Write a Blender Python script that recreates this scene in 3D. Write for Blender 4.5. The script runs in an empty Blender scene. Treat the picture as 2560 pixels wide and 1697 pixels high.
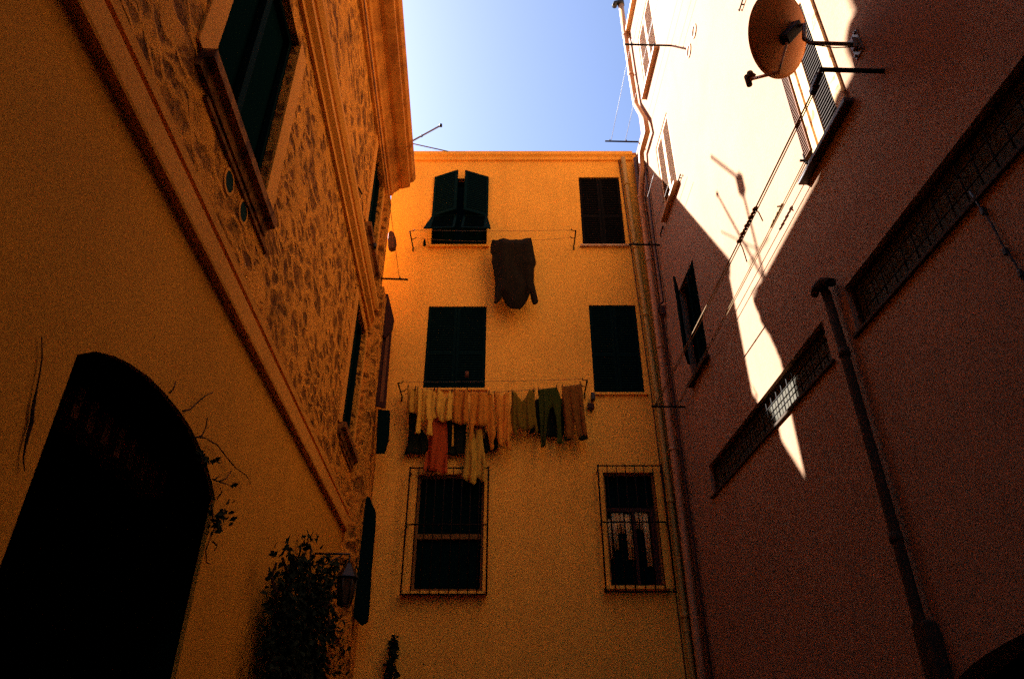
import bpy, math, random
from math import radians, sin, cos, pi, sqrt, hypot
from mathutils import Vector, noise as mnoise
random.seed(7)
sc = bpy.context.scene
COL = sc.collection

# ------------------------------------------------------------------ camera model (also used to read positions off the walls)
PITCH, FOC, CZ = radians(30.6), 1738.5, 1.6
def ray(px, py):
    u = (px - 1280) / FOC; v = (848.5 - py) / FOC
    return Vector((u, cos(PITCH) - v*sin(PITCH), sin(PITCH) + v*cos(PITCH)))
CAM = Vector((0, 0, CZ))
def hit(px, py, p0, n):
    d = ray(px, py); return CAM + d * ((p0 - CAM).dot(n) / d.dot(n))

# ------------------------------------------------------------------ wall frames: (u, z, off) -> world
KL, KR, YB = -.06535, -.03053, 11.5
def lx(y): return -2.57 + KL*(y - YB)
def rx(y): return 2.82 + KR*(y - YB)
NL = Vector((1, -KL, 0)).normalized(); NR = Vector((-1, KR, 0)).normalized(); NB = Vector((0, -1, 0))
def L(u, z, off=0): return Vector((lx(u), u, z)) + NL*off
def R(u, z, off=0): return Vector((rx(u), u, z)) + NR*off
def B(u, z, off=0): return Vector((u, YB - off, z))
def pL(px, py, off=0): return hit(px, py, Vector((lx(0), 0, 0)) + NL*off, NL)
def pR(px, py, off=0): return hit(px, py, Vector((rx(0), 0, 0)) + NR*off, NR)
def pB(px, py, off=0): return hit(px, py, Vector((0, YB - off, 0)), NB)
def pY(px, py, y): return hit(px, py, Vector((0, y, 0)), NB)

# ------------------------------------------------------------------ mesh building
ORG = {}
class MB:
    def __init__(self): self.v, self.f, self.sm = [], [], []
    def add(self, vs, fs, smooth=False):
        k = len(self.v); self.v += [Vector(p) for p in vs]
        self.f += [tuple(i + k for i in f) for f in fs]; self.sm += [smooth]*len(fs)
    def hexa(self, p):   # 8 points: bottom 4, top 4
        self.add(p, [(3,2,1,0),(4,5,6,7),(0,1,5,4),(1,2,6,5),(2,3,7,6),(3,0,4,7)])
    def wbox(self, W, u0, u1, z0, z1, o0, o1):
        self.hexa([W(u0,z0,o0),W(u1,z0,o0),W(u1,z0,o1),W(u0,z0,o1),W(u0,z1,o0),W(u1,z1,o0),W(u1,z1,o1),W(u0,z1,o1)])
    def box(self, c, s):
        x,y,z = c; a,b,d = s[0]/2,s[1]/2,s[2]/2
        self.hexa([(x-a,y-b,z-d),(x+a,y-b,z-d),(x+a,y+b,z-d),(x-a,y+b,z-d),(x-a,y-b,z+d),(x+a,y-b,z+d),(x+a,y+b,z+d),(x-a,y+b,z+d)])
    def prism(self, pts, ext):   # planar polygon extruded by vector
        n = len(pts); ext = Vector(ext); pts = [Vector(p) for p in pts]
        self.add(pts + [p + ext for p in pts], [tuple(range(n))[::-1], tuple(range(n, 2*n))] + [(i,(i+1)%n,n+(i+1)%n,n+i) for i in range(n)])
    def tube(self, pts, r, seg=8, cap=True):
        pts = [Vector(p) for p in pts]; n = len(pts); rs = r if isinstance(r, (list, tuple)) else [r]*n
        vs, prev = [], None
        for i, p in enumerate(pts):
            t = (pts[min(i+1,n-1)] - pts[max(i-1,0)]).normalized()
            if prev is None:
                a = Vector((0,0,1)) if abs(t.z) < .9 else Vector((1,0,0)); prev = (a - t*a.dot(t)).normalized()
            prev = (prev - t*prev.dot(t)).normalized(); b = t.cross(prev)
            for k in range(seg):
                an = 2*pi*k/seg; vs.append(p + (prev*cos(an) + b*sin(an))*rs[i])
        fs = [(i*seg+k, i*seg+(k+1)%seg, (i+1)*seg+(k+1)%seg, (i+1)*seg+k) for i in range(n-1) for k in range(seg)]
        if cap: fs += [tuple(range(seg))[::-1], tuple(range((n-1)*seg, n*seg))]
        self.add(vs, fs, True)
    def sweep(self, W, prof, u0, u1):  # profile of (off, z) swept along a wall, closed ends
        n = len(prof)
        self.add([W(u0, z, o) for o, z in prof] + [W(u1, z, o) for o, z in prof],
                 [(i, (i+1)%n, n+(i+1)%n, n+i) for i in range(n)] + [tuple(range(n))[::-1], tuple(range(n, 2*n))])
    def leaf(self, c, d, n, l, w):  # a leaf folded along its rib
        d = d.normalized(); s = d.cross(n).normalized()
        self.add([c, c + d*l*.45 + s*w*.5 + n*w*.15, c + d*l, c + d*l*.45 - s*w*.5 + n*w*.15], [(0,1,2),(0,2,3)])
    def build(self, name, mat, parent=None, bevel=0):
        me = bpy.data.meshes.new(name)
        org = Vector((0,0,0))
        if parent is None:
            if self.v:
                mn = Vector([min(v[i] for v in self.v) for i in range(3)]); mx = Vector([max(v[i] for v in self.v) for i in range(3)])
                org = (mn + mx)/2; org.z = mn.z
        else: org = ORG[parent]
        me.from_pydata([v - org for v in self.v], [], self.f); me.update()
        for p, s in zip(me.polygons, self.sm): p.use_smooth = s
        o = bpy.data.objects.new(name, me); COL.objects.link(o); me.materials.append(mat)
        if parent is None: o.location = org
        else: o.parent = bpy.data.objects[parent]
        ORG[o.name] = org
        if bevel:
            b = o.modifiers.new('bevel', 'BEVEL'); b.width = bevel; b.segments = 2; b.limit_method = 'ANGLE'
        return o
def empty(name, loc):
    o = bpy.data.objects.new(name, None); COL.objects.link(o); o.location = loc; o.empty_display_size = .3
    ORG[o.name] = Vector(loc); return o
def tag(o, label, cat, group=None):
    o['label'] = label; o['category'] = cat
    if group: o['group'] = group
    return o
def struct(o): o['kind'] = 'structure'; return o

# ------------------------------------------------------------------ materials
def newmat(name, col, rough=.85, spec=.25, metal=0):
    m = bpy.data.materials.new(name); m.use_nodes = True; b = m.node_tree.nodes['Principled BSDF']
    b.inputs['Base Color'].default_value = (*col, 1); b.inputs['Roughness'].default_value = rough
    b.inputs['Specular IOR Level'].default_value = spec; b.inputs['Metallic'].default_value = metal
    return m
class NT:
    def __init__(self, m): self.t = m.node_tree; self.b = self.t.nodes['Principled BSDF']; self.tc = self.t.nodes.new('ShaderNodeNewGeometry')
    def n(self, ty, **kw):
        x = self.t.nodes.new(ty)
        for k, v in kw.items(): setattr(x, k, v)
        return x
    def l(self, a, b): self.t.links.new(a, b)
    def noise(self, scale, detail=4, rough=.55, dist=0, stretch=None):
        x = self.n('ShaderNodeTexNoise'); x.inputs['Scale'].default_value = scale; x.inputs['Detail'].default_value = detail
        x.inputs['Roughness'].default_value = rough; x.inputs['Distortion'].default_value = dist
        src = self.tc.outputs['Position']
        if stretch:
            mp = self.n('ShaderNodeMapping'); mp.inputs['Scale'].default_value = stretch; self.l(src, mp.inputs['Vector']); src = mp.outputs[0]
        self.l(src, x.inputs['Vector']); return x.outputs['Fac']
    def ramp(self, fac, stops):
        r = self.n('ShaderNodeValToRGB'); e = r.color_ramp.elements
        while len(e) < len(stops): e.new(.5)
        for q, (p, c) in zip(e, stops): q.position = p; q.color = (*c, 1) if len(c) == 3 else c
        self.l(fac, r.inputs[0]); return r.outputs[0]
    def mix(self, a, b, fac, mode='MIX'):
        x = self.n('ShaderNodeMix', data_type='RGBA', blend_type=mode)
        for s, i in ((fac, 0), (a, 6), (b, 7)):
            if hasattr(s, 'links'): self.l(s, x.inputs[i])
            elif i == 0: x.inputs[0].default_value = s
            else: x.inputs[i].default_value = (*s, 1)
        return x.outputs[2]
    def bump(self, h, strength, dist=.01):
        x = self.n('ShaderNodeBump'); x.inputs['Strength'].default_value = strength; x.inputs['Distance'].default_value = dist
        self.l(h, x.inputs['Height']); self.l(x.outputs[0], self.b.inputs['Normal'])
    def col(self, s): self.l(s, self.b.inputs['Base Color'])
def g(v): return (v, v, v)
def mul(c, k): return tuple(x*k for x in c)
def plaster(name, base, var=.14, stain=.18, bump=.35):
    m = newmat(name, base, .93, .12); t = NT(m)
    c = t.mix(mul(base, 1-var), mul(base, 1+var), t.ramp(t.noise(.9, 6, .62), [(.3, g(0)), (.7, g(1))]))
    streak = t.ramp(t.noise(1.0, 5, .6, .3, (3.2, 3.2, .35)), [(.5, g(0)), (.78, g(1))])
    c = t.mix(c, mul(base, .62), t.mix(g(0), streak, stain))
    fine = t.noise(55, 3, .7)
    c = t.mix(c, t.ramp(fine, [(.3, g(.80)), (.7, g(1.14))]), 1.0, 'MULTIPLY')
    t.col(c); t.bump(t.mix(fine, t.noise(7, 6, .6), .5), bump, .012)
    return m
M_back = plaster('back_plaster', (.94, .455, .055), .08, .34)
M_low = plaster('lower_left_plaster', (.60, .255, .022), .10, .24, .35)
M_trim = plaster('left_trim_plaster', (.66, .275, .034), .14, .3)
M_right = plaster('right_plaster', (.30, .165, .092), .10, .22, .45)

def weathered(name, light, dark):
    """rubble wall whose pale render has worn back to rough veins round darker stones, with big bare patches"""
    m = newmat(name, light, .95, .08); t = NT(m); pos = t.tc.outputs['Position']
    nn = t.n('ShaderNodeTexNoise'); nn.inputs['Scale'].default_value = 3.2; nn.inputs['Detail'].default_value = 4; t.l(pos, nn.inputs['Vector'])
    dis = t.n('ShaderNodeMix', data_type='RGBA', blend_type='LINEAR_LIGHT'); dis.inputs[0].default_value = .16
    t.l(pos, dis.inputs[6]); t.l(nn.outputs['Color'], dis.inputs[7])
    def cells(scale, lo, hi):
        ve = t.n('ShaderNodeTexVoronoi', feature='DISTANCE_TO_EDGE'); vc = t.n('ShaderNodeTexVoronoi', feature='F1')
        mp = t.n('ShaderNodeMapping'); mp.inputs['Scale'].default_value = (1.1, .60, 1.30); t.l(dis.outputs[2], mp.inputs['Vector'])
        for v in (ve, vc): v.inputs['Scale'].default_value = scale; t.l(mp.outputs[0], v.inputs['Vector'])
        body = t.ramp(ve.outputs['Distance'], [(lo, g(0)), (hi, g(1))])
        sep = t.n('ShaderNodeSeparateColor'); t.l(vc.outputs['Color'], sep.inputs[0])
        return body, sep.outputs[0], sep.outputs[1]
    b1, r1, q1 = cells(3.3, .05, .20); b2, r2, q2 = cells(5.6, .06, .22)
    rough = t.ramp(t.noise(11, 6, .72, .6), [(.40, g(0)), (.56, g(1))])
    bare = t.ramp(t.noise(1.5, 6, .66, .5), [(.58, g(0)), (.66, g(1))])
    which = t.ramp(t.noise(.9, 3, .5), [(.44, g(0)), (.52, g(1))])
    k1 = t.mix(g(0), b1, t.ramp(r1, [(.12, g(0)), (.22, g(1))])); k2 = t.mix(g(0), b2, t.ramp(r2, [(.16, g(0)), (.28, g(1))]))
    stone = t.mix(k1, k2, which); stone = t.mix(stone, g(0), t.mix(rough, g(0), .5))
    dcol = t.mix(mul(dark, .7), mul(dark, 1.9), t.mix(q1, q2, which))
    c = t.mix(t.mix(light, mul(light, .70), t.ramp(t.noise(2.6, 6, .65), [(.35, g(0)), (.68, g(1))])), dcol, stone)
    c = t.mix(c, mul(dark, .8), t.mix(g(0), bare, t.mix(g(.25), g(.85), rough)))
    fine = t.noise(46, 4, .72)
    t.col(t.mix(c, t.ramp(fine, [(.3, g(.70)), (.72, g(1.18))]), 1.0, 'MULTIPLY'))
    t.bump(t.mix(t.mix(g(1), g(0), stone), fine, .35), 1.0, .05)
    return m
M_up = weathered('weathered_render', (.84, .34, .038), (.135, .045, .009))
def stained(name, base, dark, sc_=3.0, lo=.45, hi=.62, rough=.9):
    m = newmat(name, base, rough, .15); t = NT(m)
    c = t.mix(base, dark, t.ramp(t.noise(sc_, 6, .66, .4), [(lo, g(0)), (hi, g(1))]))
    fine = t.noise(60, 3, .7)
    t.col(t.mix(c, t.ramp(fine, [(.3, g(.82)), (.7, g(1.12))]), 1.0, 'MULTIPLY')); t.bump(fine, .3, .008); return m
M_sill = stained('weathered_sill', (.30, .12, .024), (.07, .024, .008), 4.5)
M_cornice = stained('cornice_render', (.70, .28, .036), (.34, .12, .018), 2.4, .42, .68)
def painted(name, col, rough=.55, spec=.3, var=.25, scl=14):
    m = newmat(name, col, rough, spec); t = NT(m)
    t.col(t.mix(mul(col, 1-var), mul(col, 1+var), t.noise(scl, 4, .6, 0, (1, 1, .4)))); t.bump(t.noise(80, 2), .15, .004); return m
M_dark = painted('dark_green_paint', (.0016, .0105, .0115), .9, .02)
M_brownsh = painted('brown_shutter_paint', (.045, .015, .010), .7, .15)
M_glass = newmat('dark_glass', (.0015, .010, .011), .9, 0)
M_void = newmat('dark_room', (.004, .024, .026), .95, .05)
M_iron = painted('rusty_iron', (.012, .008, .006), .8, .1)
M_wire = newmat('grey_wire', (.12, .085, .05), .5, .3)
M_rope = painted('rope', (.22, .13, .06), .9, .1)
M_pale = stained('pale_weathered_paint', (.62, .40, .20), (.26, .10, .035), 7, .48, .66)
M_paleclean = painted('pale_and_sunlit_paint', (.56, .32, .13), .7, .2, .12)  # on the upper right shutters this pale tone carries the sun's glare
M_louv = painted('self_shade_louvre_slat', (.26, .10, .028), .8, .1, .12)  # slats coloured darker to carry the self-shade between them
M_brlouv = painted('brown_louvre_slat', (.16, .062, .022), .75, .15)
M_pipe = painted('ochre_drainpipe', (.44, .27, .050), .55, .3, .12)
M_pipe2 = painted('pale_flue_pipe', (.46, .22, .085), .5, .3, .12)
M_cond = painted('dark_conduit', (.060, .026, .016), .6, .25)
M_drain = painted('dark_downpipe', (.050, .031, .018), .8, .08)
M_dish = painted('dish_enamel', (.62, .20, .030), .6, .2, .12, 6)
M_black = painted('black_plastic', (.014, .012, .010), .5, .3)
M_steel = painted('galvanised_steel', (.16, .105, .055), .5, .4)
M_leaf = painted('ivy_leaf', (.012, .018, .010), .9, .06, .5, 9)
M_stem = painted('dry_stem', (.050, .024, .012), .9, .1)
M_warmframe = painted('warm_window_frame', (.20, .095, .022), .7, .1)
M_tile = painted('roof_tile', (.30, .12, .06), .85, .15)
M_curt = painted('curtain_cloth', (.80, .56, .22), .9, .1, .4, 20)
M_brick = stained('old_brick', (.20, .075, .03), (.07, .025, .012), 9)
M_ground = stained('stone_paving', (.060, .048, .038), (.030, .024, .020), 1.2)

# ------------------------------------------------------------------ walls with openings
def wall(W, u0, u1, z0, z1, holes, depth, inward=1, mb=None):
    """front face split round rectangular openings, with reveals `depth` deep. holes: (a, b, c, d)"""
    mb = mb or MB()
    us = sorted({u0, u1} | {h[0] for h in holes} | {h[1] for h in holes}); zs = sorted({z0, z1} | {h[2] for h in holes} | {h[3] for h in holes})
    us = [u for u in us if u0 <= u <= u1]; zs = [z for z in zs if z0 <= z <= z1]
    for i in range(len(us)-1):
        for j in range(len(zs)-1):
            cu, cz = (us[i]+us[i+1])/2, (zs[j]+zs[j+1])/2
            if any(h[0] < cu < h[1] and h[2] < cz < h[3] for h in holes): continue
            mb.add([W(us[i],zs[j]),W(us[i+1],zs[j]),W(us[i+1],zs[j+1]),W(us[i],zs[j+1])], [(0,1,2,3)])
    for a, b, c, d in holes:
        for p, q in (((a,c),(b,c)),((b,c),(b,d)),((b,d),(a,d)),((a,d),(a,c))):
            mb.add([W(*p),W(*q),W(*q,-depth),W(*p,-depth)], [(0,1,2,3)])
    return mb
def louvre(mb, W, u0, u1, z0, z1, o0, o1, pitch=.05, th=.008, drop=.03):
    """slats spanning an opening; outer edge lower than inner"""
    n = max(2, int((z1-z0)/pitch))
    for i in range(n):
        z = z0 + (i+.5)*(z1-z0)/n
        mb.hexa([W(u0,z+drop/2,o0),W(u1,z+drop/2,o0),W(u1,z-drop/2,o1),W(u0,z-drop/2,o1),
                 W(u0,z+drop/2+th,o0),W(u1,z+drop/2+th,o0),W(u1,z-drop/2+th,o1),W(u0,z-drop/2+th,o1)])
def frame_ring(mb, W, u0, u1, z0, z1, w, o0, o1):
    mb.wbox(W, u0, u0+w, z0, z1, o0, o1); mb.wbox(W, u1-w, u1, z0, z1, o0, o1)
    mb.wbox(W, u0+w, u1-w, z0, z0+w, o0, o1); mb.wbox(W, u0+w, u1-w, z1-w, z1, o0, o1)
def shutter(W, parent, u0, u1, z0, z1, o, mf, ms=None, mid=True, pitch=.05, label=None, drop=.052):
    """one shutter leaf (frame mesh) with a louvre sub-mesh of its own when coloured differently"""
    mb = MB(); w = .055; frame_ring(mb, W, u0, u1, z0, z1, w, o, o+.035)
    zc = z0 + (z1-z0)*.42
    spans = [(z0+w, z1-w)]
    if mid:
        mb.wbox(W, u0+w, u1-w, zc-.035, zc+.035, o, o+.035); spans = [(z0+w, zc-.035), (zc+.035, z1-w)]
    tgt = mb if ms is None or ms is mf else MB()
    for a, b in spans: louvre(tgt, W, u0+w-.004, u1-w+.004, a, b, o+.004, o+.031, pitch, .008, drop)
    s = mb.build('shutter', mf, parent)
    if label: s['label'] = label
    return (s, tgt if tgt is not mb else None)
def closed_shutters(W, win, u0, u1, z0, z1, o, mf):
    uc = (u0+u1)/2
    for a, b in ((u0+.004, uc-.004), (uc+.004, u1-.004)): shutter(W, win, a, b, z0+.01, z1-.004, o, mf)
def pane(W, u0, u1, z0, z1, o, parent, mat=None, name='pane'):
    mb = MB(); mb.wbox(W, u0-.01, u1+.01, z0-.01, z1+.01, o-.02, o); return mb.build(name, mat or M_glass, parent)
# windows are parts of their house: the frame mesh is the part, everything else hangs on it
def window_part(W, house, u0, u1, z0, z1, o, mat, w=.06):
    mb = MB(); frame_ring(mb, W, u0+.002, u1-.002, z0+.002, z1-.002, w, o-.05, o)
    return mb.build('window', mat, house).name
def sill(W, win, u0, u1, z, mat, out=.10, th=.05, back=-.06):
    mb = MB(); mb.wbox(W, u0, u1, z-th, z, back, out); return mb.build('sill', mat, win, .006)

# ================================================================== GROUND
mb = MB(); mb.add([(-250,-250,0),(250,-250,0),(250,250,0),(-250,250,0)], [(0,1,2,3)])
struct(mb.build('ground', M_ground))

# ================================================================== LEFT HOUSE
YL0, YL1 = -42.0, 10.45
ho = empty('courtyard_house', (-5.5, -2, 0)); HL = ho.name
tag(ho, 'tall ochre left house with blotchy peeling render, mouldings and a dark archway', 'house', 'houses round the courtyard')
arch_pts = [(2.79,3.17),(2.92,3.26),(3.08,3.325),(3.24,3.37),(3.48,3.415),(3.71,3.43),(3.95,3.43),(4.18,3.415),(4.40,3.37),(4.63,3.30),(4.79,3.23),(4.90,3.16)]
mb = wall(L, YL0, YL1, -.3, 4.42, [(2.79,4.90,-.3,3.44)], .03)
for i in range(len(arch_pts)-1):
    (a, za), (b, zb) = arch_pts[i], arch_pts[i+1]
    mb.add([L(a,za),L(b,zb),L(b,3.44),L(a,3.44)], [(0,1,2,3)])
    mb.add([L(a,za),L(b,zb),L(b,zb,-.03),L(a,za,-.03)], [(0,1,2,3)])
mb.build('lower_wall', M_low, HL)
# the dark passage behind the arch, wider than its mouth
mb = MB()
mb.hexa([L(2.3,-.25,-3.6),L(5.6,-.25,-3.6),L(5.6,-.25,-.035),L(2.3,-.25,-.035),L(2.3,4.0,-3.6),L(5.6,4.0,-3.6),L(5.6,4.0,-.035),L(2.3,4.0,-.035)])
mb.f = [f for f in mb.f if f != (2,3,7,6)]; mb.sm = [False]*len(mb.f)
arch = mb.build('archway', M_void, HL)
for px, py in ((197,1012),(232,1046),(268,1078),(300,1110),(330,1138),(360,1166),(385,1190),(408,1212)):
    p = pL(px, py, -.35); mb = MB(); mb.wbox(L, p.y-.035, p.y+.035, p.z-.09, p.z+.09, -.50, -.34); mb.build('brick', M_brick, arch.name)

WL = [(3.06,4.45,5.50,7.63), (8.9,10.0,9.00,10.90), (9.0,10.10,5.52,7.70)]
mb = wall(L, YL0, YL1, 4.42, 11.50, WL, .26)
mb.add([L(YL1,-.3),L(YL1,11.50),(-12,YL1,11.50),(-12,YL1,-.3)], [(0,1,2,3)])
mb.add([(-12,YL0,-.3),(-12,YL1,-.3),(-12,YL1,11.50),(-12,YL0,11.50)], [(0,1,2,3)])
mb.add([L(YL0,-.3),L(YL0,11.50),(-12,YL0,11.50),(-12,YL0,-.3)], [(0,1,2,3)])
mb.build('upper_wall', M_up, HL)
mb = MB(); mb.sweep(L, [(-.05,4.385),(.062,4.39),(.068,4.41),(.068,4.575),(.012,4.58),(.010,4.63),(.06,4.635),(.065,4.70),(.02,4.72),(-.05,4.73)], YL0, YL1-.03)
mb.build('string_course', M_trim, HL)
mb = MB(); mb.sweep(L, [(-.05,7.90),(.04,7.905),(.04,7.99),(.10,8.03),(.10,8.11),(.055,8.13),(.055,8.20),(.10,8.22),(.14,8.30),(.14,8.37),(-.05,8.42)], YL0, YL1-.02)
mb.build('moulding', M_trim, HL)
mb = MB(); mb.sweep(L, [(-.05,10.90),(.05,10.91),(.05,10.97),(.085,10.98),(.085,11.10),(.12,11.11),(.15,11.18),(.215,11.24),(.235,11.25),(.235,11.29),(.31,11.30),(.43,11.35),(.45,11.36),(.45,11.47),(.50,11.49),(.545,11.57),(.545,11.65),(-.05,11.67)], YL0, YL1)
mb.build('cornice', M_cornice, HL)
mb = MB(); mb.add([L(YL0,11.66,.53),L(YL1,11.66,.53),(-7,YL1,12.75),(-7,YL0,12.75)], [(0,1,2,3)])
mb.add([(-7,YL0,12.75),(-7,YL1,12.75),(-12,YL1,11.6),(-12,YL0,11.6)], [(0,1,2,3)])
mb.add([L(YL1-.01,11.48,0),L(YL1-.01,11.66,.5),(-7,YL1-.01,12.75),(-12,YL1-.01,11.6)], [(0,1,2,3)])
mb.build('roof', M_tile, HL)
mb = MB(); mb.wbox(L, 10.16, YL1+.004, 8.44, 10.89, -.03, .12); mb.wbox(L, 10.16, YL1+.004, 8.2, 8.44, -.03, .125); mb.build('corner_strip', M_up, HL)
mb = MB(); mb.wbox(L, 10.22, 11.49, -.3, 8.75, -3.0, .20); mb.build('corner_pier', M_up, HL)
# added unseen roof masses: a block shading the right wall, a shadow-shaped piece
mb = MB(); mb.prism([(-4.6,YL0,11.7),(-4.6,9.15,11.7),(-11.5,9.15,11.7),(-11.5,YL0,11.7)], (0,0,10.6)); mb.build('added_roof_blocker', M_low, HL)
prof = [(5.6,6.42),(5.131,6.471),(4.75,6.66),(4.395,6.817),(4.246,6.816),(4.156,6.818),(4.11,6.845),(4.111,6.944),(4.12,7.045),(4.117,7.125),(4.079,7.193),(4.03,7.238),(3.979,7.271),(3.919,7.277),(3.829,7.254),(3.744,7.213),(3.647,7.123),(3.572,7.053),(3.4,6.92),(3.1,6.72),(2.7,6.5),(2.7,6.0),(5.6,6.0)]
SUN = Vector((-4.95, 3.42, 5.30)).normalized()
pp = []
for u, z in prof:
    p = R(u, z); q = p + SUN*((-2.75 - p.x)/SUN.x); pp.append((q.x, q.y, q.z if z > 6.01 else 11.7))
mb = MB(); mb.prism(pp, (-.22, 0, 0)); mb.build('shadow_shaped_block', M_low, HL)  # unseen piece, outline traced back from its shadow on the right wall

# left windows
for i, (a, b, c, d) in enumerate(WL):
    w = window_part(L, HL, a, b, c, d, -.07, M_dark, .06)
    mb = MB(); uc = (a+b)/2
    mb.wbox(L, uc-.05, uc+.05, c+.06, d-.06, -.12, -.065)
    mb.build('mullion', M_dark, w); pane(L, a, b, c, d, -.13, w)
    for q in (a-.24, b):
        mb = MB(); mb.wbox(L, q+.001, q+.239, c-.02, d+.03, -.02, .022); mb.build('surround', M_trim, w, .006)
    mb = MB(); mb.sweep(L, [(-.05,c-.17),(.035,c-.165),(.045,c-.11),(.05,c-.09),(.105,c-.08),(.11,c-.006),(-.10,c-.003)], a-.16, b+.16)
    mb.build('sill', M_sill, w)
    mb = MB(); mb.sweep(L, [(-.05,c-.235),(.025,c-.23),(.03,c-.20),(-.05,c-.19)], a+.05, b+.32); mb.build('apron', M_sill, w)
for px, py in ((571,455),(606,530)):
    p = pL(px, py); u, z = p.y, p.z
    mb = MB(); n = 28; r0, r1 = .080, .104
    for k in range(n):
        A, Bq = 2*pi*k/n, 2*pi*(k+1)/n
        q = lambda an, r, o: L(u + r*cos(an), z + r*sin(an), o)
        mb.add([q(A,r0,.010),q(Bq,r0,.010),q(Bq,r1,.008),q(A,r1,.008),q(A,r1,-.03),q(Bq,r1,-.03),q(A,r0,-.03),q(Bq,r0,-.03)], [(0,1,2,3),(3,2,5,4),(0,6,7,1)])
    v = mb.build('round_vent', M_trim, HL)
    mb = MB(); mb.add([L(u + r0*cos(2*pi*k/n), z + r0*sin(2*pi*k/n), .007) for k in range(n)], [tuple(range(n))]); mb.build('vent_shade_disc', M_void, v.name)  # flat near-black disc painted as the shade inside the vent
# open shutter leaves standing out near the far corner
def slab(pix, y, mat, name, parent, th=.045):
    mb = MB(); mb.prism([pY(px, py, y) for px, py in pix], (0, th, 0)); return mb.build(name, mat, parent)
s = slab([(903,1246),(923,1240),(939,1278),(938,1316),(929,1415),(922,1531),(919,1552),(904,1563),(880,1540),(884,1502),(893,1415),(895,1327)], 10.80, M_dark, 'shutter', HL)
s['label'] = 'long dark shutter leaf standing out low by the corner'
s = slab([(957,832),(979,822),(974,885),(963,1019),(952,1017),(933,1011),(937,929)], 10.72, M_brownsh, 'shutter', HL)
mb = MB(); a, b = pY(973,838,10.72), pY(958,1005,10.72); c, d = pY(966,838,10.72), pY(949,1005,10.72)
mb.hexa([b+Vector((0,-.012,0)), d+Vector((0,-.012,0)), d, b, a+Vector((0,-.012,0)), c+Vector((0,-.012,0)), c, a]); mb.build('panel', M_brlouv, s.name)
s2 = slab([(945,1022),(975,1026),(971,1099),(961,1132),(940,1132)], 10.76, M_dark, 'shutter', HL); s2['label'] = 'short dark shutter flap under the brown leaf'
s3 = slab([(954,734),(970.5,735),(976,759),(985,798),(981,822),(964,842),(944,830),(948,779)], 10.66, M_brownsh, 'shutter', HL); s3['label'] = 'top flap of the brown shutter, dark and tilted'

# ================================================================== BACK HOUSE
hb = empty('courtyard_house', (0, 15, 0)); HB = hb.name
tag(hb, 'yellow house closing the end of the courtyard, six dark windows and washing across its front', 'house', 'houses round the courtyard')
WB = [(-1.70,-.53,10.66,12.56), (1.48,2.38,10.67,12.60), (-1.645,-.50,7.34,9.16), (1.515,2.44,7.25,9.19), (-1.62,-.47,3.78,5.71), (1.57,2.44,3.86,5.74)]
mb = wall(B, -2.64, 4.0, -.3, 13.28, WB, .22)
mb.add([(-2.64,YB,-.3),(-2.64,20,-.3),(-2.64,20,13.28),(-2.64,YB,13.28)], [(0,1,2,3)])
mb.add([(4,YB,-.3),(4,20,-.3),(4,20,13.28),(4,YB,13.28)], [(0,1,2,3)])
mb.add([(-2.64,20,-.3),(4,20,-.3),(4,20,13.28),(-2.64,20,13.28)], [(0,1,2,3)])
mb.build('wall', M_back, HB)
mb = MB(); mb.sweep(B, [(-.05,13.08),(.05,13.085),(.06,13.16),(.11,13.20),(.11,13.29),(-.05,13.30)], -2.64, 2.72); mb.build('cornice', M_back, HB)
mb = MB(); mb.box((.68, 15.76, 13.33), (6.64, 8.5, .06)); mb.build('roof', M_tile, HB)
mb = MB(); mb.prism([(-10,YB+.01,-.3),(-2.65,YB+.01,-.3),(-2.65,20,-.3),(-10,20,-.3)], (0,0,11.65)); mb.build('side_wing', M_back, HB)

# top left: louvred shutters ajar, lower flaps pushed out
def flap_leaf(win, hinge_u, u_in, z0, z1, ang, name='shutter', mat=M_dark, out0=.0):
    """leaf hinged at hinge_u, swung outward by ang"""
    Lw = u_in - hinge_u; sgn = 1 if Lw > 0 else -1; Lw = abs(Lw)
    def W(t, z, o): return B(hinge_u + sgn*(t*cos(ang) - o*sin(ang)), z, out0 + t*sin(ang) + o*cos(ang))
    mb = MB(); frame_ring(mb, W, 0, Lw, z0, z1, .055, .01, .045); louvre(mb, W, .051, Lw-.051, z0+.055, z1-.055, .018, .041, .05, .008, .05); mb.wbox(W, .052, Lw-.052, z0+.052, z1-.052, .012, .016)
    return mb.build(name, mat, win)
a, b, c, d = WB[0]
w = window_part(B, HB, a, b, c, d, -.12, M_dark, .06); pane(B, a, b, c, d, -.17, w)
uc = (a+b)/2; zm = c + .78
for h, e in ((a, uc-.012), (b, uc+.035)):
    s = flap_leaf(w, h, e, zm, d+.01, radians(23))
    # lower flap hinged along its top edge
    sg = 1 if e > h else -1
    Lw = abs(e-h); an = radians(23); tilt = radians(32); fh = .84
    def WF(t, k, o, h=h, sg=sg): # k down the flap
        t2 = t + (-.11 if t < .03 else 0)*(k/fh)
        base = B(h + sg*t2*cos(an), zm - k*cos(tilt), t*.04 + .03 + k*sin(tilt) + o); return base
    mb = MB(); 
    def WFz(u, z, o): return WF(u, -z, o)
    frame_ring(mb, WFz, 0, Lw, -fh, 0, .05, 0, .03); louvre(mb, WFz, .046, Lw-.046, -fh+.05, -.05, .006, .028, .045, .008, .02); mb.wbox(WFz, .046, Lw-.046, -fh+.046, -.046, .001, .005)
    mb.build('flap', M_dark, s.name)
    mb = MB(); mb.tube([B(h+sg*.25, zm-.55, .0), B(h+sg*.25, zm-.5, .36)], .008, 6); mb.build('stay', M_iron, s.name)
sill(B, w, a-.05, b+.05, c, M_back, .07, .05)
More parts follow.
